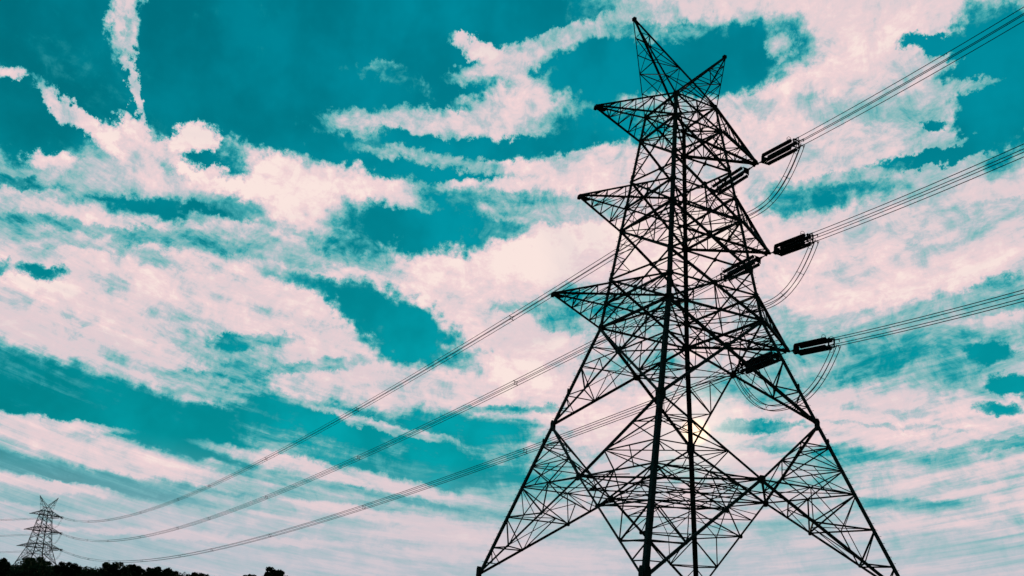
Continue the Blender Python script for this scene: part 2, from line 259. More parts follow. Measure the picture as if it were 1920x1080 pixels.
shade = math_('MULTIPLY', smooth(noise(streak, 1.3, 7, .6, .8), .44, .66), smooth(dens, .55, .9, 0, .55))
cloud = mixc(shade, cloud, tuple(v * 10 for v in lin((205, 196, 204))))
skyc = mixc(smooth(dens, .06, .34), clear, cloud)
# thin veil low over the horizon
veil = smooth(el, 9.0, 0.0, 0.0, .55)
skyc = mixc(veil, skyc, tuple(v * 10 for v in lin((188, 191, 203))))
# brightness round the sun
sd = vmath('DOT_PRODUCT', direc, SUN_DIR)
g1 = smooth(sd, math.cos(R(4.0)), 1.0, 0, .45)
skyc = mixc(g1, skyc, (9.8, 9.0, 8.2))
g2 = smooth(sd, math.cos(R(1.1)), math.cos(R(.15)), 0, .9)
skyc = mixc(g2, skyc, (19, 13.5, 9.0))
# the side away from the sun is dimmer
dim = smooth(vmath('DOT_PRODUCT', direc, (0.42, 0.86, 0.28)), -.2, .62, .16, 1.0)
sc_ = node('ShaderNodeVectorMath', operation='SCALE'); L.new(skyc, sc_.inputs[0]); L.new(dim, sc_.inputs['Scale'])
bg = node('ShaderNodeBackground'); L.new(sc_.outputs[0], bg.inputs[0]); bg.inputs[1].default_value = 0.1
out = node('ShaderNodeOutputWorld'); L.new(bg.outputs[0], out.inputs[0])
world.cycles.sampling_method = 'MANUAL'
world.cycles.sample_map_resolution = 512

# ------------------------------------------------------------------ helpers
def material(name, base, rough=.7, metal=0.0, noise_scale=None, base2=None, spec=.3):
    m = bpy.data.materials.new(name); m.use_nodes = True
    t = m.node_tree; b = t.nodes['Principled BSDF']
    b.inputs['Roughness'].default_value = rough
    b.inputs['Metallic'].default_value = metal
    b.inputs['Specular IOR Level'].default_value = spec
    if noise_scale:
        c = t.nodes.new('ShaderNodeTexCoord'); n = t.nodes.new('ShaderNodeTexNoise'); r = t.nodes.new('ShaderNodeValToRGB')
        n.inputs['Scale'].default_value = noise_scale; n.inputs['Detail'].default_value = 6
        t.links.new(c.outputs['Object'], n.inputs['Vector']); t.links.new(n.outputs['Fac'], r.inputs[0])
        r.color_ramp.elements[0].position = .35; r.color_ramp.elements[1].position = .7
        r.color_ramp.elements[0].color = (*base, 1); r.color_ramp.elements[1].color = (*(base2 or base), 1)
        t.links.new(r.outputs[0], b.inputs['Base Color'])
        bp = t.nodes.new('ShaderNodeBump'); bp.inputs['Strength'].default_value = .2
        t.links.new(n.outputs['Fac'], bp.inputs['Height']); t.links.new(bp.outputs[0], b.inputs['Normal'])
    else:
        b.inputs['Base Color'].default_value = (*base, 1)
    return m
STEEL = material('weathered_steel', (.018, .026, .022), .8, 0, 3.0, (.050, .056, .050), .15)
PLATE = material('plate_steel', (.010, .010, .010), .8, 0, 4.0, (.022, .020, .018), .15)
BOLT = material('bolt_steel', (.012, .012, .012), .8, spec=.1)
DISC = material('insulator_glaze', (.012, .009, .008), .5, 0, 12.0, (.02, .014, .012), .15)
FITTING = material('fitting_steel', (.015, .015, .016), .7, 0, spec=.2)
WIRE = material('aluminium_conductor', (.03, .03, .032), .7, 0, 30, (.045, .045, .047), .15)
CONC = material('concrete', (.22, .21, .19), .9, 0, 2.5, (.32, .30, .28))
LEAF = material('leaves', (.022, .030, .012), .9, 0, .35, (.045, .055, .02), .05)
BARK = material('bark', (.03, .022, .015), .9, 0, 2.0, (.05, .035, .025), .05)
EARTH = material('dry_grass_earth', (.030, .035, .015), .95, 0, .08, (.07, .06, .03), .05)

class MB:
    stout = 1.0
    def __init__(s): s.v = []; s.f = []; s.k = 0
    def prism(s, a, b, ring_a, ring_b):
        n = len(ring_a); o = len(s.v)
        s.v += [tuple(x) for x in ring_a] + [tuple(x) for x in ring_b]
        for i in range(n):
            j = (i + 1) % n; s.f.append((o + i, o + j, o + n + j, o + n + i))
        s.f.append(tuple(range(o + n - 1, o - 1, -1))); s.f.append(tuple(range(o + n, o + 2 * n)))
    def bar(s, p, q, b, n, t=None):
        """steel angle from p to q, flange width b, its flat side towards n"""
        p = Vector(p); q = Vector(q); n = Vector(n); d = (q - p)
        if d.length < 1e-4: return
        if b < .1: b = b * 1.0 + .018
        b *= MB.stout
        d.normalize(); a = n - n.dot(d) * d
        if a.length < 1e-3: a = d.orthogonal()
        a.normalize(); c = d.cross(a)
        t = t or max(.012, b * .13)
        s.k += 1
        off = a * (-.006 * (s.k % 7))
        P = [(-b/2, 0), (b/2, 0), (b/2, -t), (-b/2 + t, -t), (-b/2 + t, -b * .8), (-b/2, -b * .8)]
        s.prism(p, q, [p + off + c * x + a * y for x, y in P], [q + off + c * x + a * y for x, y in P])
    def leg(s, p, q, b, f1, f2):
        p = Vector(p); q = Vector(q); f1 = Vector(f1); f2 = Vector(f2); t = b * .12
        b *= MB.stout; P = [(0, 0), (b, 0), (b, t), (t, t), (t, b), (0, b)]
        s.prism(p, q, [p + f1 * x + f2 * y for x, y in P], [q + f1 * x + f2 * y for x, y in P])
    def plate(s, c, u, v, n, su, sv, t=.02):
        """eight-cornered gusset plate"""
        c = Vector(c); n = Vector(n).normalized(); u = Vector(u) - Vector(u).dot(n) * n; u.normalize(); v = n.cross(u)
        s.k += 1
        c = c + n * (.012 + .003 * (s.k % 5))
        P = [(.55, 1), (1, .5), (1, -.5), (.55, -1), (-.55, -1), (-1, -.5), (-1, .5), (-.55, 1)]
        s.prism(c, c, [c + u * x * su / 2 + v * y * sv / 2 for x, y in P], [c + n * t + u * x * su / 2 + v * y * sv / 2 for x, y in P])
    def box(s, c, ax, ay, az_):
        c = Vector(c); ax = Vector(ax); ay = Vector(ay); az_ = Vector(az_)
        ra = [c + ax * i + ay * j - az_ for i, j in ((-1, -1), (1, -1), (1, 1), (-1, 1))]
        s.prism(c, c, ra, [x + az_ * 2 for x in ra])
    def tube(s, pts, r, sides=6, closed=False, frame=None):
        pts = [Vector(p) for p in pts]; n = len(pts); o = len(s.v)
        rr_ = r if isinstance(r, (list, tuple)) else [r] * n
        ref = None
        for i, p in enumerate(pts):
            if closed: d = pts[(i + 1) % n] - pts[i - 1]
            else: d = pts[min(i + 1, n - 1)] - pts[max(i - 1, 0)]
            d.normalize()
            if ref is None: ref = d.orthogonal()
            ref = ref - ref.dot(d) * d; ref.normalize(); b = d.cross(ref)
            for k in range(sides):
                a = 2 * math.pi * k / sides
                s.v.append(tuple(p + (ref * math.cos(a) + b * math.sin(a)) * rr_[i]))
        for i in range(n if closed else n - 1):
            i2 = (i + 1) % n
            for k in range(sides):
                k2 = (k + 1) % sides
                s.f.append((o + i * sides + k, o + i * sides + k2, o + i2 * sides + k2, o + i2 * sides + k))
        if not closed:
            s.f.append(tuple(range(o + sides - 1, o - 1, -1))); s.f.append(tuple(o + (n - 1) * sides + k for k in range(sides)))
    def build(s, name, mat, parent=None):
        me = bpy.data.meshes.new(name); me.from_pydata(s.v, [], s.f); me.update()
        me.materials.append(mat)
        o = bpy.data.objects.new(name, me); COL.objects.link(o)
        if parent: o.parent = parent
        return o
def tag(o, label=None, cat=None, group=None, kind=None):
    for k, v in (('label', label), ('category', cat), ('group', group), ('kind', kind)):
        if v: o[k] = v
    return o
def empty(name, loc=(0, 0, 0)):
    o = bpy.data.objects.new(name, None); COL.objects.link(o); o.location = loc; o.empty_display_size = .5
    return o
def copy_tree(o, parent=None):
    c = o.copy(); COL.objects.link(c); c.parent = parent
    for ch in list(o.children):
        copy_tree(ch, c)
    return c

# ------------------------------------------------------------------ ground
def sstep(a, b, x):
    t = np.clip((x - a) / (b - a), 0, 1); return t * t * (3 - 2 * t)
def ground_h(x, y):
    r = math.hypot(x, y)
    mound = 2.45 * (1 - float(sstep(14, 42, r)))
    fall = -9.6 * float(sstep(70, 360, math.hypot(x + 20, y + 30)) if y > -60 else sstep(70, 500, math.hypot(x, y)) * .4)
    roll = .25 * math.sin(x * .05 + 1) * math.cos(y * .043) * float(sstep(30, 120, r))
    return mound + fall + roll
g = MB()
rings = [0, 4, 8, 12, 16, 20, 25, 30, 36, 42, 50, 60, 72, 90, 110, 140, 180, 230, 290, 350, 420, 520, 700, 1000, 1600, 2600, 4500, 9000]
SEG = 96
g.v.append((0, 0, ground_h(0, 0)))
for r in rings[1:]:
    for k in range(SEG):
        a = 2 * math.pi * k / SEG; x, y = r * math.cos(a), r * math.sin(a); g.v.append((x, y, ground_h(x, y)))
for k in range(SEG): g.f.append((0, 1 + k, 1 + (k + 1) % SEG))
for i in range(len(rings) - 2):
    for k in range(SEG):
        a = 1 + i * SEG + k; b = 1 + i * SEG + (k + 1) % SEG
        g.f.append((a, a + SEG, b + SEG, b))
go = g.build('ground', EARTH)
for p in go.data.polygons: p.use_smooth = True
tag(go, 'dark grassy ground under the pylons and the far trees', None, None, 'structure')

# ------------------------------------------------------------------ the lattice tower (local origin at the top of its footings)
S = 1.6
ZF = 7.943
LV = {k: (v - ZF) * S for k, v in dict(F=7.943, b=9.36, a=10.8, a0=11.5, N=12.228, c2=13.2, c1=14.2, K=15.19, k2=16.65, X=18.065, k1=19.05,
      lb=20.0, lt=21.214, q1=22.45, mb=24.999, mt=26.227, q2=27.62, tb=29.871, tt=31.23, pk=35.519).items()}
WW, WT, SL = 2.6582 * S, 1.25787 * S, .318698
ARM = {'l': 6.738 * S, 'm': 5.6165 * S, 't': 4.920 * S}
PKX = 2.8924 * S
def hw(z):
    if z >= LV['lb']: return WW + (WT - WW) * (z - LV['lb']) / (LV['tt'] - LV['lb'])
    return WW + SL * (LV['lb'] - z)
def corner(sx, sy, z):
    w = hw(z); return Vector((sx * w, sy * w, z))
FACES = [(Vector((-1, 0, 0)), (-1, -1), (-1, 1)), (Vector((0, -1, 0)), (-1, -1), (1, -1)), (Vector((1, 0, 0)), (1, -1), (1, 1)), (Vector((0, 1, 0)), (-1, 1), (1, 1))]
def lerp(a, b, t): return a + (b - a) * t
def cross2(a, b, c, d):
    # crossing of the segments ab and cd (coplanar)
    r = b - a; s_ = d - c; n = r.cross(s_); t = (c - a).cross(s_).dot(n) / n.dot(n); return a + r * t

def make_tower(stout=1.0, bolts=True):
    MB.stout = stout
    T = empty('transmission_tower')
    bolt_me = None
    # legs
    for sx in (-1, 1):
        for sy in (-1, 1):
            m = MB()
            f1, f2 = (-sx, 0, 0), (0, -sy, 0)
            chain = [('F', 'K', .30), ('K', 'lb', .28), ('lb', 'mb', .26), ('mb', 'tb', .24), ('tb', 'tt', .22)]
            for a, b, w in chain:
                m.leg(corner(sx, sy, LV[a] - (.3 if a == 'F' else 0)), corner(sx, sy, LV[b]), w, f1, f2)
            # splice plates
            for zk in ('c1', 'k2', 'q1', 'q2'):
                z = LV[zk] + .3; p = corner(sx, sy, z)
                m.plate(p + Vector((-sx * .11, 0, 0)), (0, 0, 1), (1, 0, 0), (0, sy, 0), .55, .2)
                m.plate(p + Vector((0, -sy * .11, 0)), (0, 0, 1), (0, 1, 0), (sx, 0, 0), .55, .2)
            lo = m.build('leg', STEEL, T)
            if bolts and (sx * sy < 0 or (sx, sy) == (-1, -1)):
                z = .8; i = 0
                while z < LV['tt']:
                    p = corner(sx, sy, z)
                    if bolt_me is None:
                        s = MB(); s.tube([(-.02, 0, 0), (.13, 0, 0)], .012, 5); s.tube([(.125, 0, 0), (.15, 0, 0)], .022, 5)
                        bo = s.build('step_bolt', BOLT, lo); bolt_me = bo.data
                    else:
                        bo = bpy.data.objects.new('step_bolt', bolt_me); COL.objects.link(bo); bo.parent = lo
                    bo.location = p
                    bo.rotation_euler = (0, 0, (0 if sx > 0 else math.pi) if i % 2 else sy * math.pi / 2)
                    z += .42; i += 1
            # footing
            c = MB(); fz = corner(sx, sy, 0)
            c.tube([fz + Vector((0, 0, -1.2)), fz + Vector((0, 0, -.25)), fz + Vector((0, 0, -.12))], [.55, .55, .45], 16)
            c.build('footing', CONC, T)
    # faces
    for n, ca, cb_ in FACES:
        def A(z): return corner(*ca, LV[z] if isinstance(z, str) else z)
        def B(z): return corner(*cb_, LV[z] if isinstance(z, str) else z)
        def C(z):
            zz = LV[z] if isinstance(z, str) else z; return (A(zz) + B(zz)) / 2
        along = (B('lb') - A('lb')).normalized()
        # body bracing
        m = MB()
        for z, w in (('lb', .19), ('lt', .16), ('mb', .18), ('mt', .15), ('tb', .17), ('tt', .16)):
            m.bar(A(z), B(z), w, n)
        for lo_, hi_, w in (('lb', 'q1', .175), ('q1', 'mb', .17), ('mb', 'q2', .165), ('q2', 'tb', .16), ('tb', 'tt', .12)):
            m.bar(A(lo_), B(hi_), w, n); m.bar(B(lo_), A(hi_), w, n)
            X = cross2(A(lo_), B(hi_), B(lo_), A(hi_))
            if lo_ != 'tb':
                m.plate(X, along, (0, 0, 1), n, .38, .38)
                for P, Q in ((A, B), (B, A)):
                    mid = (P(lo_) + P(hi_)) / 2
                    for e in (lo_, hi_):
                        qd = lerp(P(e), X, .5)
                        m.bar(mid, qd, .055, n)
                        m.bar(lerp(P(lo_), P(hi_), .25 if e == lo_ else .75), qd, .045, n)
                # short redundants off the horizontals at the panel ends
                if lo_ in ('lb', 'mb'):
                    cz = C({'lb': 'lt', 'mb': 'mt'}[lo_])
                    for P in (A, B):
                        q_ = lerp(P(lo_), C(lo_), .5); m.bar(q_, lerp(P(lo_), X, .55), .05, n)
                        m.bar(q_, lerp(P(lo_), X, .3), .04, n)
                        h_ = lerp(P({'lb': 'lt', 'mb': 'mt'}[lo_]), C({'lb': 'lt', 'mb': 'mt'}[lo_]), .5)
                        m.bar(h_, lerp(P(lo_), X, .8), .045, n)
                        m.bar(h_, lerp(X, P(hi_), .35), .045, n)
                    m.bar(C(lo_), X, .06, n)
            else:
                m.bar(C('tb'), C('tt'), .05, n)
                for P in (A, B):
                    m.bar(lerp(P('tb'), C('tb'), .5), X, .045, n); m.bar(lerp(P('tt'), C('tt'), .5), X, .045, n)
                    m.bar(lerp(P('tb'), C('tb'), .5), lerp(P('tb'), P('tt'), .5), .04, n)
        for z, g_ in (('lb', .55), ('lt', .42), ('q1', .36), ('mb', .48), ('mt', .38), ('q2', .32), ('tb', .45), ('tt', .42)):
            for P, sg in ((A, 1), (B, -1)):
                m.plate(P(z) + along * sg * g_ * .38, (0, 0, 1), along, n, g_, g_ * .9)
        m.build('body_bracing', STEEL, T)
        # lower body: cross panel between waist and knee
        m = MB()
        m.bar(A('K'), B('lb'), .20, n); m.bar(B('K'), A('lb'), .20, n)
        X = cross2(A('K'), B('lb'), B('K'), A('lb'))
        m.plate(X, along, (0, 0, 1), n, .6, .55)
        zx = X.z
        m.bar(A(zx), X, .075, n); m.bar(B(zx), X, .075, n)
        for P in (A, B):
            d1 = lerp(P('K'), X, .5); mid = P((LV['K'] + zx) / 2)
            m.bar(P(zx), d1, .085, n); m.bar(mid, d1, .07, n)
            m.bar(mid, lerp(P('K'), X, .26), .05, n); m.bar(P(LV['K'] * .74 + zx * .26), lerp(P('K'), X, .26), .045, n)
            m.bar(lerp(P(zx), X, .5), d1, .045, n); m.bar(lerp(P(zx), X, .5), lerp(P('K'), X, .76), .045, n)
            up = lerp(P('lb'), X, .5); mu = P((LV['lb'] + zx) / 2)
            m.bar(mu, up, .06, n); m.bar(mu, X, .06, n); m.bar(lerp(P('lb'), C('lb'), .5), up, .05, n)
            m.bar(lerp(P('lb'), C('lb'), .5), lerp(P('lb'), X, .8), .045, n)
            m.plate(P('K') + along * (.2 if P is A else -.2), (0, 0, 1), along, n, .8, .45)
        # knee to the face node
        m.bar(A('K'), C('N'), .16, n); m.bar(B('K'), C('N'), .16, n)
        for P in (A, B):
            Kp, Np = P('K'), C('N')
            def dg(z):
                zz = LV[z]; return lerp(Kp, Np, (LV['K'] - zz) / (LV['K'] - LV['N']))
            m.bar(P('c1'), dg('c1'), .06, n); m.bar(P('c2'), dg('c2'), .06, n); m.bar(P('N'), Np, .10, n)
            m.bar(P('c1'), dg('c2'), .06, n); m.bar(P('c2'), lerp(P('N'), Np, .5), .055, n); m.bar(dg('c2'), lerp(P('N'), Np, .5), .06, n)
            m.bar(dg('c1'), P('c2'), .05, n); m.bar(dg('c2'), P('N'), .045, n)
            m.bar(lerp(P('c2'), dg('c2'), .5), lerp(P('N'), Np, .25), .04, n)
        m.plate(C('N'), along, (0, 0, 1), n, .55, .55)
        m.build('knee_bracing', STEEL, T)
        # the splayed feet
        m = MB()
        m.bar(A('F') + Vector((0, 0, .15)), C('N'), .165, n); m.bar(B('F') + Vector((0, 0, .15)), C('N'), .165, n)
        for P in (A, B):
            Fp, Np = P('F'), C('N')
            def dg(z):
                zz = LV[z]; return lerp(Fp, Np, (zz - LV['F']) / (LV['N'] - LV['F']))
            m.bar(P('a'), dg('a'), .085, n); m.bar(P('b'), dg('b'), .08, n)
            m.bar(P('N'), dg('a'), .08, n); m.bar(P('a'), dg('b'), .08, n)
            h5 = lerp(P('N'), Np, .5)
            m.bar(h5, dg('a'), .07, n); m.bar(h5, dg('a0'), .055, n); m.bar(h5, lerp(P('a'), dg('a'), .5), .045, n)
            ha = lerp(P('a'), dg('a'), .5)
            m.bar(ha, dg('b'), .05, n); m.bar(P('N'), ha, .04, n)
            m.bar(P('b'), lerp(Fp, dg('b'), .5), .055, n); m.bar(P((LV['F'] + LV['b']) / 2), lerp(Fp, dg('b'), .5), .05, n)
            m.bar(lerp(dg('a0'), Np, .35), h5, .04, n)
            m.plate(dg('a'), along, (0, 0, 1), n, .34, .30)
            m.plate(P('F') + along * (.25 if P is A else -.25) + Vector((0, 0, .4)), (0, 0, 1), along, n, .9, .4)
        m.build('foot_bracing', STEEL, T)
    # hip bracing: ties between the two diagonals of one corner
    for sx in (-1, 1):
        for sy in (-1, 1):
            m = MB(); dn = Vector((0, 0, -1))
            def cen(fx, z):
                w = hw(LV[z]); return Vector((sx * w, 0, LV[z])) if fx else Vector((0, sy * w, LV[z]))
            def c_(z): return corner(sx, sy, LV[z])
            def dn_(fx, z):
                t = (LV[z] - LV['F']) / (LV['N'] - LV['F']); return lerp(c_('F'), cen(fx, 'N'), t)
            def dk(fx, z):
                t = (LV['K'] - LV[z]) / (LV['K'] - LV['N']); return lerp(c_('K'), cen(fx, 'N'), t)
            for z, w in (('a0', .075), ('a', .10), ('b', .08)):
                m.bar(dn_(1, z), dn_(0, z), w, dn)
            m.bar(dn_(1, 'a'), (dn_(1, 'a0') + dn_(0, 'a0')) / 2, .05, dn); m.bar(dn_(0, 'a'), (dn_(1, 'a0') + dn_(0, 'a0')) / 2, .05, dn)
            m.bar(dn_(1, 'b'), (dn_(1, 'a') + dn_(0, 'a')) / 2, .05, dn); m.bar(dn_(0, 'b'), (dn_(1, 'a') + dn_(0, 'a')) / 2, .05, dn)
            nm = (cen(1, 'N') + cen(0, 'N')) / 2
            m.bar(dn_(1, 'a0'), nm, .06, dn); m.bar(dn_(0, 'a0'), nm, .06, dn); m.bar(c_('N'), nm, .06, dn); m.bar(c_('a'), (dn_(1, 'a') + dn_(0, 'a')) / 2, .05, dn)
            for z in ('c1', 'c2'):
                m.bar(dk(1, z), dk(0, z), .055, dn); m.bar(c_(z), (dk(1, z) + dk(0, z)) / 2, .045, dn)
            m.bar(dk(1, 'c2'), nm, .06, dn); m.bar(dk(0, 'c2'), nm, .06, dn)
            m.bar((dk(1, 'c1') + dk(0, 'c1')) / 2, dk(1, 'c2'), .045, dn); m.bar((dk(1, 'c1') + dk(0, 'c1')) / 2, dk(0, 'c2'), .045, dn)
            m.build('hip_bracing', STEEL, T); m = MB()
            XZ = LV['X']; w = hw(XZ)
            xa, xb = Vector((sx * w, 0, XZ)), Vector((0, sy * w, XZ))
            pa, pb = lerp(c_('K'), xa, .5), lerp(c_('K'), xb, .5)
            m.bar(pa, pb, .06, dn); m.bar(pa, (xa + xb) / 2, .045, dn); m.bar(pb, (xa + xb) / 2, .045, dn)
            m.build('hip_bracing', STEEL, T)
    # plan bracing
    for z, w, kind in (('N', .15, 'd'), ('X', .10, 'd'), ('lb', .10, 'x'), ('lt', .08, 'x'), ('mb', .09, 'x'), ('mt', .075, 'x'), ('tb', .085, 'x'), ('tt', .085, 'x')):
        m = MB(); up = Vector((0, 0, -1)); h = hw(LV[z]); Z = LV[z] - .05
        c4 = [Vector((-h, 0, Z)), Vector((0, -h, Z)), Vector((h, 0, Z)), Vector((0, h, Z))]
        k4 = [Vector((-h, -h, Z)), Vector((h, -h, Z)), Vector((h, h, Z)), Vector((-h, h, Z))]
        if kind == 'd':
            for i in range(4): m.bar(c4[i], c4[(i + 1) % 4], w, up)
            if z == 'N':
                m.bar(c4[0], c4[2], .09, up); m.bar(c4[1], c4[3], .09, up)
                ms = [(c4[i] + c4[(i + 1) % 4]) / 2 for i in range(4)]
                for i in range(4):
                    m.bar(ms[i], ms[(i + 1) % 4], .07, up); m.bar(c4[i] + Vector((0, 0, .1)), c4[i] * .5 + Vector((0, 0, Z * .5 + .7)), .05, up)
                # shallow props rising over the plan frame
                top = Vector((0, 0, Z))
            else:
                for i in range(4): m.bar((c4[i] + c4[(i + 1) % 4]) / 2, k4[(i + 1) % 4], .05, up)
        else:
            m.bar(k4[0], k4[2], w, up); m.bar(k4[1], k4[3], w, up)
            for i in range(4): m.bar(c4[i], c4[(i + 1) % 4], w * .6, up)
            m.plate(Vector((0, 0, Z)), (1, 1, 0), (1, -1, 0), up, .4, .4)
        m.build('plan_bracing', STEEL, T)
    # cross arms
    for key in ('l', 'm', 't'):
        zb, zt = LV[key + 'b'], LV[key + 't']
        for sx in (-1, 1):
            m = MB(); tip = Vector((sx * ARM[key], 0, zb))
            bA, bB, tA, tB = corner(sx, -1, zb), corner(sx, 1, zb), corner(sx, -1, zt), corner(sx, 1, zt)
            tips = {id(bA): tip + Vector((0, -.12, 0)), id(bB): tip + Vector((0, .12, 0)), id(tA): tip + Vector((0, -.1, .12)), id(tB): tip + Vector((0, .1, .12))}
            dn = Vector((0, 0, -1)); up = Vector((0, 0, 1)); fy = Vector((0, -1, 0))
            for c, w, nn in ((bA, .21, dn), (bB, .21, dn), (tA, .18, up), (tB, .18, up)):
                m.bar(c, tips[id(c)], w, nn)
            nb = {'l': 6, 'm': 5, 't': 5}[key]
            fr = [0, .23, .44, .62, .78, .90][:nb] if nb == 6 else [0, .27, .51, .71, .88]
            def st(c, i): return lerp(c, tips[id(c)], fr[i])
            for i in range(nb):
                if i:
                    m.bar(st(bA, i), st(bB, i), .055, dn); m.bar(st(bA, i), st(tA, i), .045, fy); m.bar(st(bB, i), st(tB, i), .045, -fy)
                    if i < 4: m.bar(st(tA, i), st(tB, i), .045, up)
                if i < nb - 1:
                    a, b = (bA, bB) if i % 2 == 0 else (bB, bA)
                    m.bar(st(a, i), st(b, i + 1), .06, dn)
                    m.bar(st(bA, i + 1), st(tA, i), .055, fy); m.bar(st(bB, i + 1), st(tB, i), .055, -fy)
                    a, b = (tA, tB) if i % 2 else (tB, tA)
                    m.bar(st(a, i), st(b, i + 1), .05, up)
                    if i == 0:
                        m.bar(st(b, 0), (st(bA, 1) + st(bB, 1)) / 2, .05, dn)
                        for q0, q1, ff in ((bA, tA, fy), (bB, tB, -fy)):
                            m.bar(lerp(q0, st(q0, 1), .5), lerp(st(q0, 1), q1, .5), .04, ff)
            ao = m.build('cross_arm', STEEL, T)
            e = MB()
            e.box(tip + Vector((-sx * .12, 0, .03)), (.24, 0, 0), (0, .17, 0), (0, 0, .07))
            e.plate(tip + Vector((-sx * .35, 0, -.04)), (1, 0, 0), (0, 1, 0), (0, 0, -1), .9, .5, .03)
            for sy in (-1, 1): e.box(tip + Vector((sx * .0, sy * .2, -.06)), (.10, 0, 0), (0, .06, 0), (0, 0, .10))
            e.build('hanger_plate', PLATE, ao)
    # earth-wire peaks
    for sx in (-1, 1):
        m = MB(); tip = Vector((sx * PKX, 0, LV['pk']))
        cs_ = [corner(a, b, LV['tt']) for a, b in ((-1, -1), (1, -1), (1, 1), (-1, 1))]
        tp = [tip + Vector((a * .07, b * .07, -.05)) for a, b in ((-1, -1), (1, -1), (1, 1), (-1, 1))]
        nn = [Vector((0, -1, 0)), Vector((1, 0, 0)), Vector((0, 1, 0)), Vector((-1, 0, 0))]
        for i in range(4):
            heavy = (i in (0, 3)) if sx > 0 else (i in (1, 2))
            m.bar(cs_[i], tp[i], .15 if heavy else .10, nn[i])
        fr = [0, .24, .45, .64, .82]
        for i in range(4):
            j = (i + 1) % 4
            for k in range(len(fr)):
                if k: m.bar(lerp(cs_[i], tp[i], fr[k]), lerp(cs_[j], tp[j], fr[k]), .042, nn[i])
                if k < len(fr) - 1:
                    a, b = (i, j) if (k + i) % 2 else (j, i)
                    m.bar(lerp(cs_[a], tp[a], fr[k]), lerp(cs_[b], tp[b], fr[k + 1]), .042, nn[i])
        po = m.build('earth_wire_peak', STEEL, T)
        e = MB(); e.box(tip + Vector((0, 0, .04)), (.13, 0, 0), (0, .14, 0), (0, 0, .13)); e.tube([tip + Vector((-.22, 0, .02)), tip + Vector((.22, 0, .02))], .05, 8)
        e.build('cap_plate', PLATE, po)
    return T

tower = make_tower()
tower.location = (0, 0, 2.94)
tag(tower, 'huge dark lattice steel pylon filling the right half of the view', 'pylon', 'lattice pylons carrying the power line')
far_tower = make_tower(1.3, False)
MB.stout = 1.0
far_tower.location = (-34.59886 * S, 241.07907 * S, -8.29)
far_tower.rotation_euler = (0, 0, .53118)
far_tower.scale = (.9268,) * 3
tag(far_tower, 'small far-off lattice pylon rising behind the dark tree tops', 'pylon', 'lattice pylons carrying the power line')

# ------------------------------------------------------------------ insulator assemblies
STR = 4.96      # metres from the arm tip to the conductor clamps
BS = .25        # half the spacing of the bundle
def make_insulators():
    """hangs along local +X from the arm tip"""
    T = empty('insulator_assembly')
    m = MB()
    m.tube([(0, 0, 0), (.30, 0, 0)], .045, 8); m.tube([(.26, 0, 0), (.50, 0, 0)], .06, 8)
    a = [Vector((.50 + .11 * math.cos(t), 0, .09 * math.sin(t))) for t in np.linspace(0, 2 * math.pi, 12, endpoint=False)]
    m.tube(a, .025, 6, True)
    m.build('shackle', FITTING, T)
    m = MB()
    for c, su in ((Vector((.66, 0, 0)), 1),):
        m.prism(c, c, [Vector((.55, y_, z_)) for y_, z_ in ((-.06, -.06), (.06, -.06), (.06, .06), (-.06, .06))], [Vector((.82, y_, z_)) for y_, z_ in ((-.31, -.31), (.31, -.31), (.31, .31), (-.31, .31))])
    for sy in (-1, 1):
        for sz in (-1, 1):
            m.tube([(.80, sy * .29, sz * .29), (1.0, sy * .29, sz * .29)], .03, 6)
    m.build('yoke', FITTING, T)
    x0, x1 = .95, 4.15
    n = 22
    for sy in (-1, 1):
        for sz in (-1, 1):
            s = MB(); pts = []; rad = []
            for i in range(n):
                xa = x0 + (x1 - x0) * i / n; st = (x1 - x0) / n
                for f, r in ((0, .055), (.22, .06), (.32, .15), (.58, .165), (.66, .09), (.95, .055)):
                    pts.append((xa + st * f, sy * .29, sz * .29)); rad.append(r)
            s.tube(pts, rad, 12)
            so = s.build('insulator_string', DISC, T)
            for p in so.data.polygons: p.use_smooth = True
            # arcing ring round the live end
            q = MB(); ring = [Vector((4.05, sy * .29 + sy * .10 + .21 * math.cos(t), sz * .29 + sz * .12 + .21 * math.sin(t))) for t in np.linspace(0, 2 * math.pi, 20, endpoint=False)]
            q.tube(ring, .017, 6, True); q.tube([ring[0], (4.3, sy * .27, sz * .27)], .014, 5); q.tube([ring[10], (4.3, sy * .27, sz * .27)], .014, 5)
            q.build('arcing_ring', FITTING, T)
    m = MB()
    for sy in (-1, 1):
        for sz in (-1, 1):
            m.tube([(4.12, sy * .29, sz * .29), (4.38, sy * .27, sz * .27)], .035, 6)
            m.tube([(4.50, sy * BS, sz * BS), (4.96, sy * BS, sz * BS)], .045, 8)
            m.tube([(4.90, sy * BS, sz * BS), (4.97, sy * BS, sz * BS - .22)], .03, 6)
        m.box((4.44, sy * .27, 0), (.07, 0, 0), (0, .014, 0), (0, 0, .36))
    m.box((4.44, 0, .29), (.07, 0, 0), (0, .30, 0), (0, 0, .014)); m.box((4.44, 0, -.29), (.07, 0, 0), (0, .30, 0), (0, 0, .014))
    m.build('clamp_yoke', FITTING, T)
    return T
def aim(o, p, d):
    d = Vector(d).normalized(); h = Vector((0, 0, 1)).cross(d).normalized(); v = d.cross(h)
    o.matrix_world = Matrix(((d.x, h.x, v.x, p[0]), (d.y, h.y, v.y, p[1]), (d.z, h.z, v.z, p[2]), (0, 0, 0, 1)))

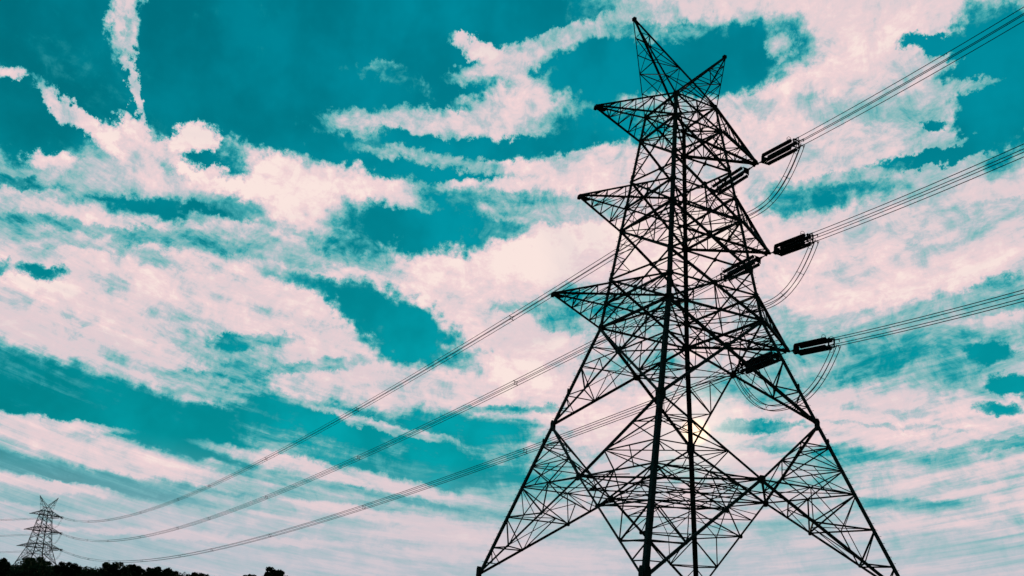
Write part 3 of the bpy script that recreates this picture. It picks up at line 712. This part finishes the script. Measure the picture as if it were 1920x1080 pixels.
# ------------------------------------------------------------------ line geometry
TIP_UP = Vector((.16, 0, -.16))
def main_tip(key, side):
    return Vector((ARM[key], side * .2, LV[key + 'b'] + 2.94 - .1))
def far_tip(key, side):
    c, s = math.cos(.53118), math.sin(.53118); X = Vector((ARM[key], side * .2, LV[key + 'b'] - .1)) * .9268
    return Vector((X.x * c - X.y * s - 34.59886 * S, X.x * s + X.y * c + 241.07907 * S, X.z - 8.29))
ANG, SLO, KUR = -.04935, -.10395, .0027031
def near_curve(key):
    p0 = main_tip(key, -1); pts = []
    for s in np.concatenate([np.linspace(0, 40, 41), np.linspace(44, 190, 30)]):
        sl = SLO * s + KUR * s * s if s < 35 else SLO * 35 + KUR * 35 ** 2 + (SLO + 2 * KUR * 35) * (s - 35) * .55
        pts.append(p0 + Vector((math.sin(ANG) * s * S, -math.cos(ANG) * s * S, sl * S)))
    return pts
SAG = {'t': 7.317 * S, 'm': 7.028 * S, 'l': 6.396 * S}
def span_curve(p, q, sag, n=90):
    u = np.linspace(0, 1, n) ; u = .5 - .5 * np.cos(np.pi * u) * (1 - .0 * u)
    return [p + (q - p) * t - Vector((0, 0, sag * 4 * t * (1 - t))) for t in u]
def along(pts, s):
    """point and tangent at arc length s"""
    for a, b in zip(pts, pts[1:]):
        l = (b - a).length
        if s <= l: return a + (b - a) * (s / l), (b - a).normalized()
        s -= l
    return pts[-1], (pts[-1] - pts[-2]).normalized()
def trim(pts, s0, s1=0):
    tot = sum((b - a).length for a, b in zip(pts, pts[1:])); out_ = [along(pts, s0)[0]]; acc = 0
    for a, b in zip(pts, pts[1:]):
        acc += (b - a).length
        if s0 + .5 < acc < tot - s1 - .5: out_.append(b)
    out_.append(along(pts, tot - s1)[0] if s1 else pts[-1]); return out_
def bundle(name, pts, label, cat, group, spacers, r=.028, off=BS, side=None):
    T = empty(name, pts[0]); o0 = pts[0]
    fr = []
    for i, p in enumerate(pts):
        t = (pts[min(i + 1, len(pts) - 1)] - pts[max(i - 1, 0)]).normalized()
        h = (side if side is not None else t.cross(Vector((0, 0, 1)))); h = (h - h.dot(t) * t).normalized(); fr.append((h, h.cross(t)))
    for sy in (-1, 1):
        for sz in (-1, 1):
            m = MB(); m.tube([p - o0 + h * sy * off + v * sz * off for p, (h, v) in zip(pts, fr)], r, 6)
            m.build('conductor', WIRE, T)
    tot = sum((b - a).length for a, b in zip(pts, pts[1:]))
    for f in spacers:
        p, t = along(pts, f * tot)
        h = (side if side is not None else t.cross(Vector((0, 0, 1)))); h = (h - h.dot(t) * t).normalized(); v = h.cross(t)
        m = MB(); p = p - o0
        cs_ = [p + h * a * off + v * b * off for a, b in ((-1, -1), (1, -1), (1, 1), (-1, 1))]
        k = .72
        ci = [p + h * a * off * k + v * b * off * k for a, b in ((-1, -1), (1, -1), (1, 1), (-1, 1))]
        if side is None:
            for i in range(4): m.tube([ci[i], ci[(i + 1) % 4]], .028, 6); m.tube([ci[i], cs_[i]], .03, 6)
            for c in cs_: m.tube([c - t * .09, c + t * .09], .05, 8)
        else:
            m.tube([cs_[0], cs_[2]], .018, 5); m.tube([cs_[1], cs_[3]], .018, 5)
            for c in cs_: m.tube([c - t * .05, c + t * .05], .035, 6)
        m.build('spacer', FITTING, T)
    return tag(T, label, cat, group)

LVN = {'t': 'top', 'm': 'middle', 'l': 'bottom'}
first = True; proto = make_insulators()
def hang(p, d, label, group, sc=1.0):
    global first
    o = proto if first else copy_tree(proto)
    first = False
    aim(o, p, d)
    if sc != 1: o.scale = (sc,) * 3
    for k in ('label', 'category', 'group'):
        if k in o: del o[k]
    return tag(o, label, 'insulators', group)
GI = 'insulator assemblies hanging from the big pylon'
GF = 'insulator assemblies hanging from the far pylon'
OUT_AZ = R(-62)
for key in ('t', 'm', 'l'):
    nm = LVN[key]
    nc = near_curve(key)
    e1, t1 = along(nc, STR)
    hang(nc[0], e1 - nc[0], 'black insulator strings on the outer side of the %s right arm of the big pylon' % nm, GI)
    bundle('conductor_bundle', trim(nc, STR), 'four power lines rising to the right edge from the %s arm of the big pylon' % nm, 'power lines', 'line bundles leaving to the right', (.30, .55), .026)
    fc = span_curve(main_tip(key, 1), far_tip(key, -1), SAG[key])
    e2, t2 = along(fc, STR)
    hang(fc[0], e2 - fc[0], 'black insulator strings behind the lattice at the %s right arm of the big pylon' % nm, GI)
    tot = sum((b - a).length for a, b in zip(fc, fc[1:])); e3, t3 = along(fc, tot - STR)
    hang(fc[-1], e3 - fc[-1], 'tiny black insulator strings on the near side of the %s arm of the far pylon' % nm, GF)
    bundle('conductor_bundle', trim(fc, STR, STR), 'long sagging power lines between the two pylons, hung from their %s arms' % nm, 'power lines', 'line bundles between the pylons', (.077, .182, .285, .38, .45, .56, .69, .80, .90), .034)
    jp = []
    for u in np.linspace(0, 1, 41):
        jp.append(e1 * (1 - u) + e2 * u - Vector((0, 0, .25 + 3.75 * (1 - abs(2 * u - 1) ** 2.5))))
    bundle('jumper_loop', jp, 'slack loop of wires slung below the %s right arm of the big pylon' % nm, 'jumper wires', 'jumper loops at the big pylon', (.2, .36, .64, .8), .03, .2, Vector((1, 0, 0)))
    p = far_tip(key, 1); q = p + Vector((math.sin(OUT_AZ) * 380, math.cos(OUT_AZ) * 380, -3))
    oc = span_curve(p, q, 10.5)
    e4, t4 = along(oc, STR)
    hang(p, e4 - p, 'tiny black insulator strings on the far side of the %s arm of the far pylon' % nm, GF)
    bundle('conductor_bundle', trim(oc, STR), 'faint power lines passing behind the far pylon from its %s arm to the left edge' % nm, 'power lines', 'line bundles beyond the far pylon', (.1, .25, .4), .026)
    jp = []
    for u in np.linspace(0, 1, 25):
        jp.append(e3 * (1 - u) + e4 * u - Vector((0, 0, .25 + 4.2 * (1 - abs(2 * u - 1) ** 2.3))))
    bundle('jumper_loop', jp, 'tiny loop of wires slung below the %s right arm of the far pylon' % nm, 'jumper wires', 'jumper loops at the far pylon', (.3, .7), .022, .2, (e3 - e4).cross(Vector((0, 0, 1))).normalized())

# ------------------------------------------------------------------ trees
random.seed(7)
rng = np.random.default_rng(11)
CAMXY = Vector((-37.204, -46.896, 1.6))
def place(azd, dist):
    return Vector((CAMXY.x + math.sin(R(azd)) * dist, CAMXY.y + math.cos(R(azd)) * dist, 0))
def leaf_quads(m, c, rad, n, size, squash=.75):
    for _ in range(n):
        d = rng.normal(size=3); d /= np.linalg.norm(d); rr_ = rad * (rng.random() ** .45)
        p = Vector((c[0] + d[0] * rr_, c[1] + d[1] * rr_, c[2] + d[2] * rr_ * squash))
        u = Vector(rng.normal(size=3)).normalized(); w = u.orthogonal().normalized(); s_ = size * (.5 + rng.random())
        o = len(m.v); k = .55
        m.v += [tuple(p - u * s_), tuple(p + w * s_ * k), tuple(p + u * s_), tuple(p - w * s_ * k)]
        m.f.append((o, o + 1, o + 2, o + 3))
def make_tree(name, h, spread, shape, seed):
    """trunk with limbs and a crown of leaf clumps; origin at the foot"""
    rd = random.Random(seed)
    T = empty(name)
    t = MB(); c = MB()
    lean = Vector((rd.uniform(-.05, .05) * h, rd.uniform(-.05, .05) * h, 0))
    fork = h * (.5 if shape == 'umbrella' else .35)
    pts = [Vector((0, 0, -1)), lean * .3 + Vector((0, 0, fork * .5)), lean * .6 + Vector((0, 0, fork)), lean + Vector((0, 0, h * .8))]
    t.tube(pts, [h * .028, h * .024, h * .02, h * .006], 8)
    clumps = []
    nl = 20 if shape != 'umbrella' else 16
    for i in range(nl):
        a = i * 2.4 + rd.uniform(-.4, .4)
        if shape == 'umbrella':
            zz = h * rd.uniform(.74, .93); rr_ = spread * rd.uniform(.25, 1.0); zz -= (rr_ / spread) ** 2 * h * .14; cr_ = spread * rd.uniform(.2, .33)
        elif shape == 'tall':
            zz = h * rd.uniform(.4, .97); rr_ = spread * rd.uniform(.2, .9) * (1.25 - zz / h); cr_ = spread * rd.uniform(.28, .42)
        else:
            zz = h * rd.uniform(.5, .93); rr_ = spread * rd.uniform(.2, 1.05) * math.sqrt(max(.05, 1 - ((zz / h - .62) / .40) ** 2)); cr_ = spread * rd.uniform(.20, .34)
        e = Vector((math.cos(a) * rr_, math.sin(a) * rr_, zz)) + lean
        st = lerp(pts[2], pts[3], rd.uniform(0, .6)) if shape != 'umbrella' else pts[2]
        t.tube([st, (st + e) / 2 + Vector((0, 0, h * .03)), e], [h * .011, h * .008, h * .003], 5)
        leaf_quads(c, e, cr_, 170, h * .028, .62 if shape == 'umbrella' else .8)
    t.build('trunk', BARK, T); c.build('crown', LEAF, T)
    return T
# az, apparent elevation of the top (degrees), distance, shape, spread/height, label
TREES = [
    (-4.272, 0.295, 340, 'round', 0.34, 'rounded dark tree cut by the left edge of the view'),
    (-2.514, 0.531, 400, 'round', 0.42, 'broad dark tree between the legs of the far pylon'),
    (-0.675, 0.330, 345, 'round', 0.34, 'small tree just right of the far pylon'),
    (1.967, 0.570, 340, 'round', 0.42, 'tufted tree top sticking out of the tree line right of the far pylon'),
    (3.102, 0.462, 345, 'round', 0.34, 'low tree between the tufted and the dome-shaped tree'),
    (4.364, 0.459, 340, 'round', 0.42, 'dome-shaped tree at the middle of the tree line'),
    (5.321, 0.266, 345, 'round', 0.34, 'low bush-like tree right of the dome-shaped tree'),
    (6.876, 0.281, 345, 'round', 0.42, 'jagged low tree near the right end of the tree line'),
    (10.125, 0.382, 330, 'round', 0.34, 'tiny bushy tree just left of the lone spreading tree'),
    (11.646, 1.006, 320, 'umbrella', 0.34, 'lone spreading flat-topped tree apart from the tree line'),
]
protos = {}
for i, (a_, e_, dist, shape, sp, label) in enumerate(TREES):
    p = place(a_, dist); p.z = ground_h(p.x, p.y)
    top = 1.6 + dist * math.tan(R(e_)); h = top - p.z
    tname = {'umbrella': 'umbrella_tree', 'tall': 'tall_tree', 'round': 'round_tree'}[shape]
    if (shape, sp) not in protos:
        protos[(shape, sp)] = make_tree(tname, 12.0, 12.0 * sp, shape, 3 + i); o = protos[(shape, sp)]
    else:
        o = copy_tree(protos[(shape, sp)])
        for k in ('label', 'category', 'group'):
            if k in o: del o[k]
    o.location = p; s_ = h / 12.0 * 1.02; o.scale = (s_, s_, s_); o.rotation_euler = (0, 0, random.uniform(0, 6.28))
    tag(o, label, 'tree', 'trees standing out of the far wood')
# the wood behind, one dark mass
m = MB()
PROFILE = [
(-5.933, 0.115), (-4.326, 0.245), (-4.108, 0.262), (-3.88, -0.06), (-3.434, -0.056), (-3.069, 0.252), (-2.734, 0.436), (-2.283, 0.472), (-1.959, 0.278), (-1.335, 0.2), (-0.902, 0.234), (-0.617, 0.288), (-0.297, 0.153), (0.439, 0.21), (1.496, 0.226), (1.842, 0.349), (2.473, 0.267), (3.407, 0.272), (3.92, 0.212), (4.605, 0.296), (4.962, 0.058), (5.253, 0.245), (5.896, 0.259), (6.306, 0.123), (6.802, 0.292), (7.331, 0.264), (7.616, 0.117), (8.468, 0.178), (8.893, 0.006), (9.584, -0.147)
]
def prof(a):
    for (a0, e0), (a1, e1) in zip(PROFILE, PROFILE[1:]):
        if a0 <= a <= a1: return e0 + (e1 - e0) * (a - a0) / (a1 - a0)
    return PROFILE[0][1] if a < PROFILE[0][0] else PROFILE[-1][1]
a_ = -24.0
while a_ < PROFILE[-1][0]:
    for dist in (352, 366, 382):
        aa = a_ + random.uniform(-.08, .08)
        p = place(aa, dist + random.uniform(-5, 5)); g0 = ground_h(p.x, p.y)
        top = 1.6 + dist * math.tan(R(prof(aa) - random.uniform(0.0, .10)))
        h = top - g0
        if h < 1.5: continue
        rad = min(2.6, h * .4)
        for k in range(3):
            zc = top - rad * .8 - k * rad * 1.15
            if zc < g0: break
            leaf_quads(m, (p.x + random.uniform(-.8, .8), p.y, zc), rad, 46 if k == 0 else 34, .42 if k == 0 else .7, .85)
    a_ += .30
# solid shade inside the wood: low leafy hummocks with thickness
a_ = -24.0
while a_ < PROFILE[-1][0]:
    p = place(a_, 368); g0 = ground_h(p.x, p.y); top = 1.6 + 368 * math.tan(R(prof(a_))) - 1.3; h = max(top - g0, .8)
    o_ = len(m.v); w_ = 1.6
    for lv, rr_ in ((0, 1.15), (.45, 1.1), (.8, .85), (1, .3)):
        for k in range(8):
            t_ = k * math.pi / 4; q_ = rr_ * w_ * random.uniform(.85, 1.15)
            m.v.append((p.x + math.cos(t_) * q_, p.y + math.sin(t_) * q_ * 3, g0 - .5 + (h + .5) * lv))
    for l_ in range(3):
        for k in range(8): m.f.append((o_ + l_ * 8 + k, o_ + l_ * 8 + (k + 1) % 8, o_ + l_ * 8 + 8 + (k + 1) % 8, o_ + l_ * 8 + 8 + k))
    m.f.append(tuple(o_ + 24 + k for k in range(8)))
    a_ += .28
tag(m.build('wood', LEAF), 'black line of dense tree tops along the bottom left', None, None, 'stuff')
